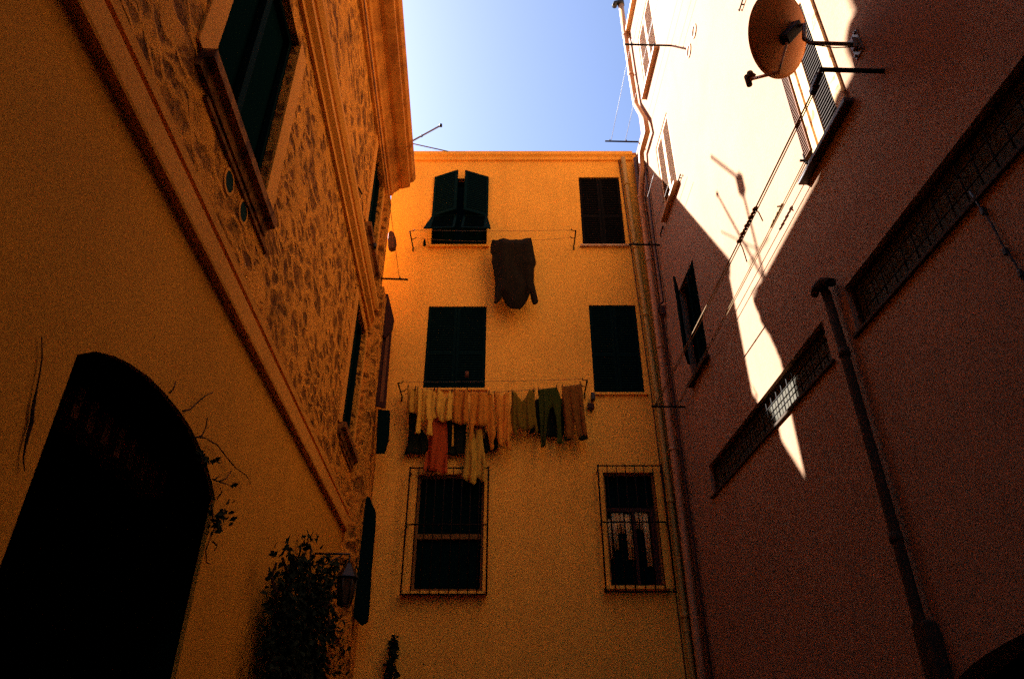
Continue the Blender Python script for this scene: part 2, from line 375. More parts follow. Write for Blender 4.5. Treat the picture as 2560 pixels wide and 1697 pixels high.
# top right: closed dark brown shutters
a, b, c, d = WB[1]; w = window_part(B, HB, a, b, c, d, -.10, M_dark); pane(B, a, b, c, d, -.16, w); closed_shutters(B, w, a, b, c, d, -.06, painted('dark_brown_shutter', (.0065, .0050, .0040), .85, .05)); sill(B, w, a-.06, b+.07, c, M_pale, .07, .05)
for k in (2, 3):
    a, b, c, d = WB[k]; w = window_part(B, HB, a, b, c, d, -.10, M_dark); pane(B, a, b, c, d, -.16, w); closed_shutters(B, w, a, b, c, d, -.05, M_dark); sill(B, w, a-.05, b+.06, c, M_back, .06, .045)
# barred windows low down
def grille(win, u0, u1, z0, z1, nb):
    mb = MB(); o = .16
    for z in (z0, z0+(z1-z0)*.53, z1): mb.tube([B(u0, z, o), B(u1, z, o)], .013, 6)
    for i in range(nb+1): u = u0 + (u1-u0)*i/nb; mb.tube([B(u, z0-.02, o+.013), B(u, z1+.02, o+.013)], .009 if 0 < i < nb else .014, 6)
    for u in (u0, u1):
        for z in (z0+.06, z0+(z1-z0)*.53, z1-.06): mb.tube([B(u, z, -.02), B(u, z, o+.013)], .010, 6)
    return mb.build('grille', M_iron, win)
a, b, c, d = WB[4]; w = window_part(B, HB, a, b, c, d, -.09, M_warmframe, .045); pane(B, a, b, c, d, -.15, w)
mb = MB(); mb.wbox(B, a+.045, b-.045, 4.62, 4.70, -.14, -.085); mb.build('transom', M_warmframe, w)
grille(w, -1.735, -.40, 3.70, 5.76, 9); sill(B, w, a-.12, b+.07, c-.02, M_back, .12, .05)
a, b, c, d = WB[5]; w = window_part(B, HB, a, b, c, d, -.09, M_warmframe, .03); pane(B, a, b, c, d, -.15, w)
mb = MB(); mb.wbox(B, a+.03, b-.03, 5.08, 5.14, -.13, -.085); mb.wbox(B, b-.12, b-.03, c+.03, 5.08, -.13, -.087); mb.wbox(B, a+.45, a+.50, c+.03, 5.08, -.13, -.088); mb.build('transom', M_brownsh, w)
mb = MB()
for u0, u1, z0, z1 in ((a+.12,a+.19,4.45,5.06),(a+.20,a+.31,4.72,5.06),(a+.51,a+.56,4.80,5.07),(a+.57,a+.62,4.76,5.07),(a+.64,a+.72,4.18,5.06),(a+.34,a+.43,4.3,5.04),(a+.05,a+.10,4.3,4.95)):
    n = 10; pts = [(u0 + (u1-u0)*k/n, -.115 + .016*sin(k*1.9)) for k in range(n+1)]
    for k in range(n): mb.add([B(pts[k][0],z0,pts[k][1]),B(pts[k+1][0],z0,pts[k+1][1]),B(pts[k+1][0]-.01,z1,pts[k+1][1]),B(pts[k][0]-.01,z1,pts[k][1])], [(0,1,2,3)], True)
cu = mb.build('curtain', M_curt, w); so = cu.modifiers.new('thick', 'SOLIDIFY'); so.thickness = .004
grille(w, 1.465, 2.555, 3.74, 5.80, 7); sill(B, w, a-.10, b+.06, c-.02, M_back, .12, .05)

# ================================================================== RIGHT HOUSE
hr = empty('courtyard_house', (6, -2, 0)); HR = hr.name
tag(hr, 'tall right house, upper wall glaring in the sun, lower wall in deep shade', 'house', 'houses round the courtyard')
W0 = (4.34, 5.14, 6.62, 8.42); W1 = (8.98, 10.14, 13.62, 15.52); W2 = (9.06, 10.0, 10.12, 11.92); W3 = (8.95, 9.86, 6.62, 8.40)
S1 = (5.70, 9.69, 4.74, 5.18); S2 = (1.20, 5.19, 4.74, 5.21); DR = (2.5, 5.22, -.3, 2.24)
YR1 = 10.86
mb = wall(R, -42, YR1, -.3, 16.55, [W0, W1, W2, W3, S1, S2, DR], .22)
mb.add([R(YR1,-.3),R(YB,-.3),R(YB,13.28),R(YR1,13.28)], [(0,1,2,3)])
mb.add([R(YR1,13.28),R(YB,13.28),(6,YB,13.28),(6,YR1,13.28)], [(0,1,2,3)])
mb.add([R(YR1,13.28),R(YR1,16.55),(9,YR1,16.55),(9,YR1,13.28)], [(0,1,2,3)])
mb.add([R(-42,-.3),R(-42,16.55),(9,-42,16.55),(9,-42,-.3)], [(0,1,2,3)])
mb.add([(9,-42,-.3),(9,YR1,-.3),(9,YR1,16.55),(9,-42,16.55)], [(0,1,2,3)])
mb.build('wall', M_right, HR)
mb = MB(); mb.prism([R(-42,16.56,.10), R(YR1+.02,16.56,.10), Vector((9,YR1+.02,16.56)), Vector((9,-42,16.56))], (0,0,.09)); mb.build('roof', M_paleclean, HR)
# the near window: pale flaking frame, dark louvred leaf, narrow brown leaf
a, b, c, d = W0
w = window_part(R, HR, a, b, c, d, -.10, M_brlouv, .03); pane(R, a, b, c, d, -.17, w)
mb = MB(); mb.wbox(R, a-.035, a+.115, c-.01, d+.10, -.04, .03); mb.wbox(R, b-.39, b-.26, c+.02, d+.0, -.04, .025); mb.wbox(R, b-.215, b-.115, c+.02, d+.02, -.04, .02); mb.wbox(R, a+.117, b-.11, d-.08, d+.09, -.04, .022)
mb.build('frame', M_pale, w, .006)
mb = MB(); louvre(mb, R, a+.119, b-.392, c+.02, d-.08, -.03, .012, .044, .010, .028); lv = mb.build('shutter', painted('dark_louvre_paint', (.028, .014, .006), .8, .1), w); lv['label'] = 'dark louvred leaf in the middle'
mb = MB(); louvre(mb, R, b-.113, b+.012, c+.16, d+.02, .004, .034, .034, .006, .022); mb.wbox(R, b-.117, b-.109, c+.15, d+.03, .0, .04); mb.wbox(R, b+.008, b+.02, c+.15, d+.03, .0, .04)
lv = mb.build('shutter', M_brlouv, w); lv['label'] = 'narrow brown louvred leaf on the far side'
mb = MB(); mb.wbox(R, a-.10, b+.17, c-.055, c-.004, -.10, .09); mb.build('sill', M_cond, w, .008)
# sunlit shutter pairs, the sun's glare put into their pale colour
for (a, b, c, d) in (W1, W2):
    w = window_part(R, HR, a, b, c, d, -.10, M_paleclean, .05); pane(R, a, b, c, d, -.16, w)
    uc = (a+b)/2
    for p, q in ((a+.005, uc-.005), (uc+.005, b-.005)):
        s, lv = shutter(R, w, p, q, c+.01, d-.01, -.05, M_paleclean, M_louv, mid=False, pitch=.05, drop=.05)
    # louvre slats of both leaves (one mesh: they are the leaves' infill)
        if lv: lv.build('slats', M_louv, w)
    mb = MB(); mb.wbox(R, a-.08, b+.04, c-.06, c-.004, -.05, .10); mb.build('sill', M_pipe2, w, .006)
# dark window below in the shade, shutters ajar
a, b, c, d = W3; w = window_part(R, HR, a, b, c, d, -.10, M_dark, .05); pane(R, a, b, c, d, -.16, w)
uc = (a+b)/2
shutter(R, w, a+.004, uc-.004, c+.01, d-.004, -.045, M_dark)
def WS(t, z, o): # far leaf swung out a little
    an = radians(22); return R(b - t*cos(an) + o*sin(an), z, .0 + t*sin(an) + o*cos(an))
mb = MB(); frame_ring(mb, WS, 0, b-uc, c+.35, d, .055, .0, .035); louvre(mb, WS, .05, b-uc-.05, c+.40, d-.055, .004, .031); mb.build('shutter', M_dark, w)
mb = MB(); mb.wbox(R, a-.05, b+.05, c-.06, c-.004, -.05, .09); mb.build('sill', M_drain, w, .006)
# long low strip windows behind wire mesh
M_mesh = painted('pale_mesh_blind', (.068, .058, .040), .9, .1, .3)
for (a, b, c, d) in (S1, S2):
    w = window_part(R, HR, a, b, c, d, -.05, M_drain, .02)
    mb = MB(); mb.wbox(R, a+.001, b-.001, c+.001, d-.001, -.13, -.085); mb.build('pane', M_mesh, w)
    mb = MB(); n = round((b-a)/.16)
    for i in range(1, n): u = a + (b-a)*i/n; mb.tube([R(u, c+.01, -.055), R(u, d-.01, -.055)], .007, 5)
    for k in (1, 2): z = c + (d-c)*k/3; mb.tube([R(a+.01, z, -.046), R(b-.01, z, -.046)], .007, 5)
    mb.build('wire_mesh', M_iron, w)
    mb = MB(); mb.wbox(R, a-.05, b+.05, c-.035, c-.004, -.10, .03); mb.build('sill', M_drain, w, .004)
# low arched doorway
a, b, c, d = DR; mb = MB(); n = 14
for i in range(n):
    t0, t1 = i/n, (i+1)/n; h = lambda t: 2.02 + .22*sin(pi*t)**.8 if 0 < t < 1 else 2.02
    u0, u1 = a+(b-a)*t0, a+(b-a)*t1
    mb.add([R(u0,h(t0)),R(u1,h(t1)),R(u1,2.245),R(u0,2.245)], [(0,1,2,3)]); mb.add([R(u0,h(t0)),R(u1,h(t1)),R(u1,h(t1),-.3),R(u0,h(t0),-.3)], [(0,1,2,3)])
dw = mb.build('doorway', M_right, HR)
mb = MB(); mb.wbox(R, a-.02, b+.02, -.2, 2.3, -.28, -.23); mb.build('door', M_dark, dw.name)
M_ventshade = painted('vent_shade_orange', (.115, .036, .006), .8, .1)  # colour of a flush disc, painted as the shaded inside of the vent
for px, py in ((1736,79),(1723,128)):
    p = pR(px, py); u, z = p.y, p.z; n = 24; r0, r1 = .085, .115
    mb = MB()
    for k in range(n):
        A, Bq = 2*pi*k/n, 2*pi*(k+1)/n
        q = lambda an, r, o: R(u + r*cos(an), z + r*sin(an), o)
        mb.add([q(A,r0,.018),q(Bq,r0,.018),q(Bq,r1,.018),q(A,r1,.018),q(A,r1,-.02),q(Bq,r1,-.02),q(A,r0,-.02),q(Bq,r0,-.02)], [(0,1,2,3),(3,2,5,4),(0,6,7,1)])
    v = mb.build('round_vent', M_paleclean, HR)
    mb = MB(); mb.add([R(u + r0*cos(2*pi*k/n), z + r0*sin(2*pi*k/n), .004) for k in range(n)], [tuple(range(n))]); mb.build('vent_shade_disc', M_ventshade, v.name)

# ================================================================== PIPES
t = empty('drainpipe', B(2.6, 0, .08)); tag(t, 'straight mustard drainpipe down the right edge of the yellow end house', 'drainpipe')
pts = [B(2.50,13.1,.09),B(2.53,12.0,.09),B(2.565,10.4,.09),B(2.60,9.0,.09),B(2.64,7.2,.09),B(2.66,5,.09),B(2.68,2.4,.09),B(2.69,.0,.09)]
mb = MB(); mb.tube(pts, .052, 14); mb.build('pipe', M_pipe, t.name)
for z in (12.3, 10.55, 8.9, 7.0, 5.2, 3.4):
    k = max(i for i in range(len(pts)-1) if pts[i].z >= z); f = (pts[k].z-z)/(pts[k].z-pts[k+1].z); p = pts[k].lerp(pts[k+1], f)
    mb = MB(); mb.tube([p+Vector((0,0,-.035)), p+Vector((0,0,.035))], .062, 14); mb.tube([p, p+Vector((0,.10,0))], .012, 6); mb.build('clamp', M_pipe, t.name)
t = empty('service_cable', B(2.47, 0, .02)); tag(t, 'thin dark cable running down beside the mustard drainpipe', 'cable')
mb = MB(); mb.tube([q+Vector((-.085,.065,0)) for q in pts], .010, 6); mb.build('cable', M_cond, t.name)

t = empty('flue_pipe', R(10.8, 0, .1)); tag(t, 'tall sunlit flue pipe with a dark cap and an elbow, against the sky', 'pipe')
fl = [R(10.78,17.75,.10),R(10.75,16.5,.10),R(10.70,15,.10),R(10.64,13.95,.10)]
q0, q1 = pR(1612,300,.10), pR(1618,330,.10); q2, q3 = pR(1603,383,.10), pR(1606,425,.10)
fl += [q0, q1, q1.lerp(q2,.5), q2, q3, R(11.16,11.7,.10), R(11.12,10,.10), R(11.12,8,.10), R(11.10,6,.10), R(11.10,3,.10), R(11.10,0,.10)]
mb = MB(); mb.tube(fl, .062, 14); mb.build('pipe', M_pipe2, t.name)
mb = MB(); mb.tube([fl[0]+Vector((0,0,-.03)), fl[0]+Vector((0,0,.14))], .085, 12); mb.build('cap', M_black, t.name); mb = MB(); mb.tube([fl[0]+Vector((0,0,.10)), fl[0]+Vector((-.14,0,.06)), fl[0]+Vector((-.17,0,-.06))], .065, 10); mb.build('elbow', M_black, t.name)
for i, z in ((1,16.3),(2,14.9),(9,11.5),(10,9.2),(11,7),(12,4.5)):
    p = fl[i].copy(); mb = MB(); mb.tube([p+Vector((0,0,-.03)), p+Vector((0,0,.03))], .072, 14); mb.tube([p, p - NR*.11], .012, 6); mb.build('clamp', M_pipe2, t.name)
t = empty('conduit', R(10.7, 0, .04)); tag(t, 'slim dark conduit with a bent joint, on the right wall next to the corner', 'conduit')
cpts = [R(10.72,12.3,.045),R(10.78,10.2,.045),R(10.72,8.75,.045),R(10.72,8.68,.13),R(10.82,8.6,.13),R(10.88,8.5,.045),R(10.84,6.4,.045),R(10.8,4,.045),R(10.78,0,.045)]
mb = MB(); mb.tube(cpts, .022, 8); mb.build('pipe', M_cond, t.name)
mb = MB(); mb.wbox(R, 10.76, 10.9, 8.52, 8.70, .0, .09); mb.build('junction_box', M_cond, t.name, .01)
t = empty('conduit', R(11.33, 0, .04)); tag(t, 'fatter dark conduit tucked deepest into the shaded corner', 'conduit')
mb = MB(); mb.tube([R(11.33,13.0,.07),R(11.33,0,.07)], .045, 10); mb.build('pipe', M_cond, t.name)
t = empty('downpipe', R(5.32, 0, .08)); tag(t, 'dark hooked downpipe between the two strip windows of the right wall', 'drainpipe')
hk = [pR(2035,740,.16), pR(2040,720,.16), pR(2056,704,.13), pR(2078,706,.10), R(5.40,5.42,.08), R(5.36,5.25,.08), R(5.34,4.7,.08), R(5.33,3.6,.08), R(5.33,2.4,.08), R(5.33,0,.08)]
mb = MB(); mb.tube(hk, [.034,.041,.042,.042,.042,.042,.042,.042,.044,.044], 14); mb.build('pipe', M_drain, t.name)
for z in (4.62, 3.0): mb = MB(); mb.tube([R(5.335,z-.04,.08), R(5.335,z+.04,.08)], .050, 14); mb.build('clamp', M_drain, t.name)
mb = MB(); mb.wbox(R, 5.24, 5.42, 1.9, 2.40, .005, .11); mb.build('base_box', M_drain, t.name, .02)
t = empty('wall_cable', R(3.43, 4, .02)); tag(t, 'black cable with knots hanging down the right wall under the nearer strip window', 'cable')
mb = MB(); mb.tube([R(3.48,4.80,.02),R(3.46,4.65,.02),R(3.43,4.48,.02),R(3.42,4.3,.02),R(3.39,4.12,.02),R(3.38,3.9,.02),R(3.37,3.4,.02)], .007, 7); mb.build('cable', M_black, t.name)
for u, z in ((3.45,4.6),(3.42,4.25),(3.385,4.06)):
    mb = MB(); mb.box(R(u, z, .02), (.03,.03,.05)); mb.build('cable_clip', M_black, t.name, .006)

# ================================================================== CLOTHES LINES
GRP = 'clothes lines stretched between brackets'
def wire(mb, a, b, sag=.03, r=.0045, n=10):
    a, b = Vector(a), Vector(b); mb.tube([a.lerp(b, k/n) - Vector((0,0,sag*4*(k/n)*(1-k/n))) for k in range(n+1)], r, 5)
def bar(mb, W, u, z, length, r=.018, hooks=(.35,.85)):
    mb.tube([W(u, z, -.02), W(u, z, length)], r, 8)
    for h in hooks: mb.tube([W(u, z, length*h), W(u, z+.05, length*h)], r*.8, 6)
def line_thing(label, W, u0, u1, z, length, offs, near=True, far=True, rmat=M_wire, r=.005, farlen=None, hooks=(.35,.85)):
    t = empty('clothes_line', W(u1, z, 0)); tag(t, label, 'clothes line', GRP)
    for u, on, ln in ((u1, far, farlen or length), (u0, near, length)):
        if on: m = MB(); bar(m, W, u, z, ln, hooks=hooks); m.build('bracket', M_iron, t.name)
    m = MB()
    for o in offs: wire(m, W(u1, z+.03, o), W(u0, z+.03, o), .02, r)
    m.build('rope', rmat, t.name); return t
line_thing('clothes line high against the sky, its iron bar beside the sunlit flue pipe', R, 3.0, 11.2, 13.38, .74, (.28,.60), near=False)
line_thing('clothes line beneath the topmost sunlit shutters, with a long iron bar crossing them', R, 2.0, 8.24, 12.73, .86, (.45,.7), near=False)
line_thing('short clothes line on the right wall between the corner and the half shaded shutters', R, 8.7, 10.6, 9.98, .60, (.2,.5), near=False)
# double rope from the near bracket to the low far bar
t = empty('clothes_line', R(3.8, 6.407, 0)); tag(t, 'long knotted double rope before the sunlit wall, from the bracket under the dish', 'clothes line', GRP)
m = MB(); bar(m, R, 3.80, 6.407, .53, .020, ()); m.build('bracket', M_iron, t.name)
m = MB(); bar(m, R, 10.42, 6.475, .56, .018, (.4,.85)); m.build('bracket', M_iron, t.name)
a = pR(2035,222,.50); pA = Vector(a); far = R(10.42, 6.5, .50); far2 = R(10.42, 6.5, .24)
m = MB(); m.tube([R(3.80,6.41,.52), pA], .012, 6); wire(m, pA, far, .04, .008, 16); wire(m, pA + Vector((0.02,0,.0)), far + Vector((.02,0,0)), .055, .006, 16); m.build('rope', M_rope, t.name)
def at_line(px, py, A, Bb):
    best = None
    for k in range(0, 1001):
        p = A.lerp(Bb, k/1000) - Vector((0,0,.16*(k/1000)*(1-k/1000)))
        d = p - CAM; f = d.y*cos(PITCH)+d.z*sin(PITCH); uu = d.z*cos(PITCH)-d.y*sin(PITCH)
        e = hypot(1280+FOC*d.x/f-px, 848.5-FOC*uu/f-py)
        if best is None or e < best[0]: best = (e, p)
    return best[1]
k0, k1 = at_line(1888,522,pA,far), at_line(1852,605,pA,far)
m = MB()
for i in range(9): p = k0.lerp(k1, i/8); m.tube([p+Vector((0,-.03,-.012)), p+Vector((0,.03,.012))], .016 if i % 2 else .022, 6)
m.tube([k0, k0+Vector((.03,.0,-.05)), k0+Vector((.05,0,-.16))], .007, 5); m.tube([k1, k1+Vector((.03,.02,-.08)), k1+Vector((.05,.03,-.26))], .007, 5); m.build('knot', M_rope, t.name)
p = pA; m = MB(); m.box(p, (.05,.10,.06)); m.box(pA.lerp(R(3.80,6.41,.52),.45), (.05,.13,.05)); m.build('pulley', M_black, t.name, .01)
# pair of thin wires under it
t = empty('clothes_line', R(5.2, 6.8, 0)); tag(t, 'pair of thin wires running from the near louvred window into the shade', 'clothes line', GRP)
n0 = pR(2012,402,.07); n1 = pR(2022,408,.07); d0 = R(11.3, n0.z-.1, .07); d1 = R(11.3, n1.z-.1, .07)
m = MB(); wire(m, n0, d0, .03, .006, 14); wire(m, n1+Vector((-.03,0,0)), d1+Vector((-.03,0,0)), .03, .006, 14); m.build('rope', M_rope, t.name)
m = MB(); m.tube([n0+NR*-.08, n0+NR*.05], .014, 6); m.tube([n1+NR*-.08, n1+NR*.03], .014, 6); m.tube([n0+Vector((0,0,.09)), n0+Vector((0,0,-.03)), n1+Vector((0,0,-.02))], .010, 6); m.build('bracket', M_iron, t.name)
k0, k1 = at_line(1962,521,n0,d0), at_line(1938,570,n0,d0); m = MB()
for i in range(6): p = k0.lerp(k1, i/5); m.tube([p+Vector((0,-.035,0)), p+Vector((0,.035,.01))], .014 if i % 2 else .018, 6)
m.tube([k0+Vector((-.05,0,.0)), k0+Vector((.02,0,.01))], .010, 6); m.build('knot', M_rope, t.name)
# left wall
t = line_thing('clothes line on the left wall, a dark bar with one slanting wire', L, 4.0, 10.30, 8.98, .60, (.44,), near=False, hooks=(.75,))

# wall hooks: small double hooks on the sunlit wall
for px, py, lab in ((1853,12,'small bent hook high on the sunlit wall beside the dish'), (1698,445,'small bent hook beside the half shaded shutters')):
    p = pR(px, py, .03); m = MB(); m.tube([p+Vector((0,.10,.04)), p+Vector((0,.09,0)), p, p+Vector((0,-.09,0)), p+Vector((0,-.11,-.05))], .011, 6); m.tube([p, p - NR*.06], .010, 6)
    tag(m.build('wall_hook', M_stem), lab, 'hook', 'small hooks on the sunlit wall')
p = pR(1650,613,.02); p = pR(1655,575,.05); m = MB(); m.tube([p+Vector((0,.14,-.05)), p+Vector((0,.12,.02)), p+Vector((0,-.10,.02)), p+Vector((0,-.11,-.03))], .013, 6); m.tube([p+Vector((0,0,.02)), p+Vector((0,0,.02)) - NR*.08], .012, 6)
tag(m.build('wall_hook', M_iron), 'dark bent hook in the shade near the corner pipes', 'hook')

# brackets with prongs on the end house, wires across
def bracket(parent, u, z, length, prongs, sgn):
    m = MB(); m.tube([B(u, z, -.02), B(u, z, length)], .014, 7)
    m.tube([B(u, z, 0), B(u, z-.10, 0.02)], .012, 6)
    for o in prongs: m.tube([B(u, z, o), B(u+sgn*.075, z+.012, o), B(u+sgn*.085, z+.05, o)], .010, 6)
    m.build('bracket', M_iron, parent)
t = empty('clothes_line', B(-2.06, 10.62, 0)); tag(t, 'clothes line between two toothed brackets under the top floor windows, carrying one dark jumper', 'clothes line', GRP); TOPL = t.name
bracket(t.name, -2.06, 10.62, .54, (.53,.28), 1); bracket(t.name, 1.29, 10.65, .52, (.51,.27), -1)
m = MB(); wire(m, B(-2.0,10.65,.53), B(1.22,10.67,.51), .02, .004, 16); wire(m, B(-2.0,10.65,.28), B(1.22,10.67,.27), .09, .004, 16); m.build('rope', M_wire, t.name)
t = empty('clothes_line', B(-2.0, 7.18, 0)); tag(t, 'clothes line crowded with washing under the middle windows', 'clothes line', GRP)
bracket(t.name, -2.01, 7.18, .56, (.55,.22), 1); bracket(t.name, 1.33, 7.24, .55, (.54,.30), -1)
m = MB(); wire(m, B(-1.95,7.21,.55), B(1.26,7.27,.54), .02, .004, 16)
def zt(px, py, y): return pY(px, py, y)
m.tube([B(-1.95,7.2,.22), zt(1015,972,11.2), zt(1090,973,11.2), zt(1160,978,11.2), zt(1230,980,11.2), zt(1300,976,11.2), zt(1390,969,11.2), zt(1450,961,11.2), B(1.26,7.26,.30)], .004, 5)
m.tube([B(-1.95,7.19,.11), B(-.9,7.0,.11), B(0.2,7.0,.11), B(1.26,7.24,.11)], .004, 5)
m.build('rope', M_wire, t.name)
m = MB(); m.box(B(1.47,7.13,.10), (.075,.12,.14)); m.build('pulley', M_black, t.name, .015)
m = MB(); m.box(B(1.42,6.95,.08), (.12,.09,.12)); m.build('peg_bag', M_brownsh, t.name, .02)

# ================================================================== WASHING
def cloth_mat(name, col, var=.14):
    m = newmat(name, col, .95, .1); t = NT(m)
    t.col(t.mix(mul(col, 1-var), mul(col, 1+var), t.noise(9, 4, .6))); t.bump(t.noise(120, 2), .2, .003); return m
def inside(x, y, P):
    r = False; n = len(P)
    for i in range(n):
        x0, y0 = P[i]; x1, y1 = P[i-1]
        if (y0 > y) != (y1 > y) and x < (x1-x0)*(y-y0)/(y1-y0)+x0: r = not r
    return r
def garment(name, label, cat, pix, y, mat, org, scl, group='washing hung on the crowded line', amp=.028, freq=26, puff=.022, cell=.0125, seed=0):
    ox, oy = org; W3d = [pY(ox+px/scl, oy+py/scl, y) for px, py in pix]
    P = [(p.x, p.z) for p in W3d]
    x0, x1 = min(p[0] for p in P), max(p[0] for p in P); z0, z1 = min(p[1] for p in P), max(p[1] for p in P)
    nx, nz = int((x1-x0)/cell)+2, int((z1-z0)/cell)+2
    cells = set()
    for i in range(nx):
        for j in range(nz):
            if inside(x0+(i+.5)*cell, z0+(j+.5)*cell, P): cells.add((i, j))
    vid = {}
    for i, j in cells:
        for a, b in ((i,j),(i+1,j),(i+1,j+1),(i,j+1)): vid.setdefault((a,b), len(vid))
    bnd = {k for k in vid if not all((k[0]-a, k[1]-b) in cells for a in (0,1) for b in (0,1))}
    dist = {k: 0 for k in bnd}; fr = list(bnd)
    while fr:
        nf = []
        for k in fr:
            for dx, dz in ((1,0),(-1,0),(0,1),(0,-1)):
                q = (k[0]+dx, k[1]+dz)
                if q in vid and q not in dist: dist[q] = dist[k]+1; nf.append(q)
        fr = nf
    # pull outline vertices onto the outline so the edge is not stepped
    def snap(x, z):
        best = None
        for i in range(len(P)):
            ax, az = P[i-1]; bx, bz = P[i]; L2 = (bx-ax)**2+(bz-az)**2 or 1e-9
            tt = max(0, min(1, ((x-ax)*(bx-ax)+(z-az)*(bz-az))/L2)); qx, qz = ax+tt*(bx-ax), az+tt*(bz-az); dd = hypot(x-qx, z-qz)
            if best is None or dd < best[0]: best = (dd, qx, qz)
        return best[1:] if best[0] < cell*1.1 else (x, z)
    order = sorted(vid, key=vid.get); N = len(order); vs = []
    H = max(z1-z0, .1)
    for side in (1, -1):
        for k in order:
            x, z = x0+k[0]*cell, z0+k[1]*cell
            if k in bnd: x, z = snap(x, z)
            dn = (z1-z)/H; q = mnoise.noise(Vector((x*3+seed, z*1.2, seed*1.7)))
            q2 = mnoise.noise(Vector((x*8+seed*3, z*4, seed)))
            f = amp*(.45+.55*min(1, dn*1.6))*(sin(x*freq + q*3.0 + z*1.4 + seed) + .5*sin(x*freq*2.1 + q*5 + seed*2)) + q2*amp*.5
            b = min(puff, .004 + dist.get(k, 0)*cell*.45) if puff else .003
            vs.append((x, y + f*.8 - side*b, z))
    m = MB(); fs = []
    for i, j in cells:
        a, b, c, d = vid[(i,j)], vid[(i+1,j)], vid[(i+1,j+1)], vid[(i,j+1)]
        fs.append((a,b,c,d)); fs.append((N+d,N+c,N+b,N+a))
        for (p, q), (e, g2) in ((((i-1,j)), (d,a)), (((i+1,j)), (b,c)), (((i,j-1)), (a,b)), (((i,j+1)), (c,d))):
            if (p, q) not in cells: fs.append((g2, e, N+e, N+g2))
    m.add(vs, fs, True)
    return tag(m.build(name, mat), label, cat, group)
C_cream = cloth_mat('cream_cotton', (0.670, 0.360, 0.0390)); C_cream2 = cloth_mat('pale_yellow_cotton', (0.518, 0.260, 0.0270)); C_peach = cloth_mat('peach_cotton', (0.562, 0.200, 0.0180)); C_org = cloth_mat('apricot_cotton', (0.475, 0.165, 0.0144)); C_pink = cloth_mat('pale_peach_cotton', (0.648, 0.240, 0.0228))
C_olive = cloth_mat('olive_cotton', (0.162, 0.100, 0.0078)); C_green = cloth_mat('green_cotton', (0.039, 0.048, 0.0048)); C_brown = cloth_mat('brown_cotton', (0.205, 0.078, 0.0120)); C_red = cloth_mat('red_cotton', (0.389, 0.060, 0.0108)); C_yel = cloth_mat('mustard_cotton', (0.497, 0.290, 0.0330)); C_blk = cloth_mat('black_cotton', (0.010, 0.013, 0.0066)); C_dkbr = cloth_mat('dark_brown_wool', (0.014, 0.009, 0.0033))
O6, S6 = (980, 920), 4.55
front, back_, low = 11.20, 11.37, 11.31
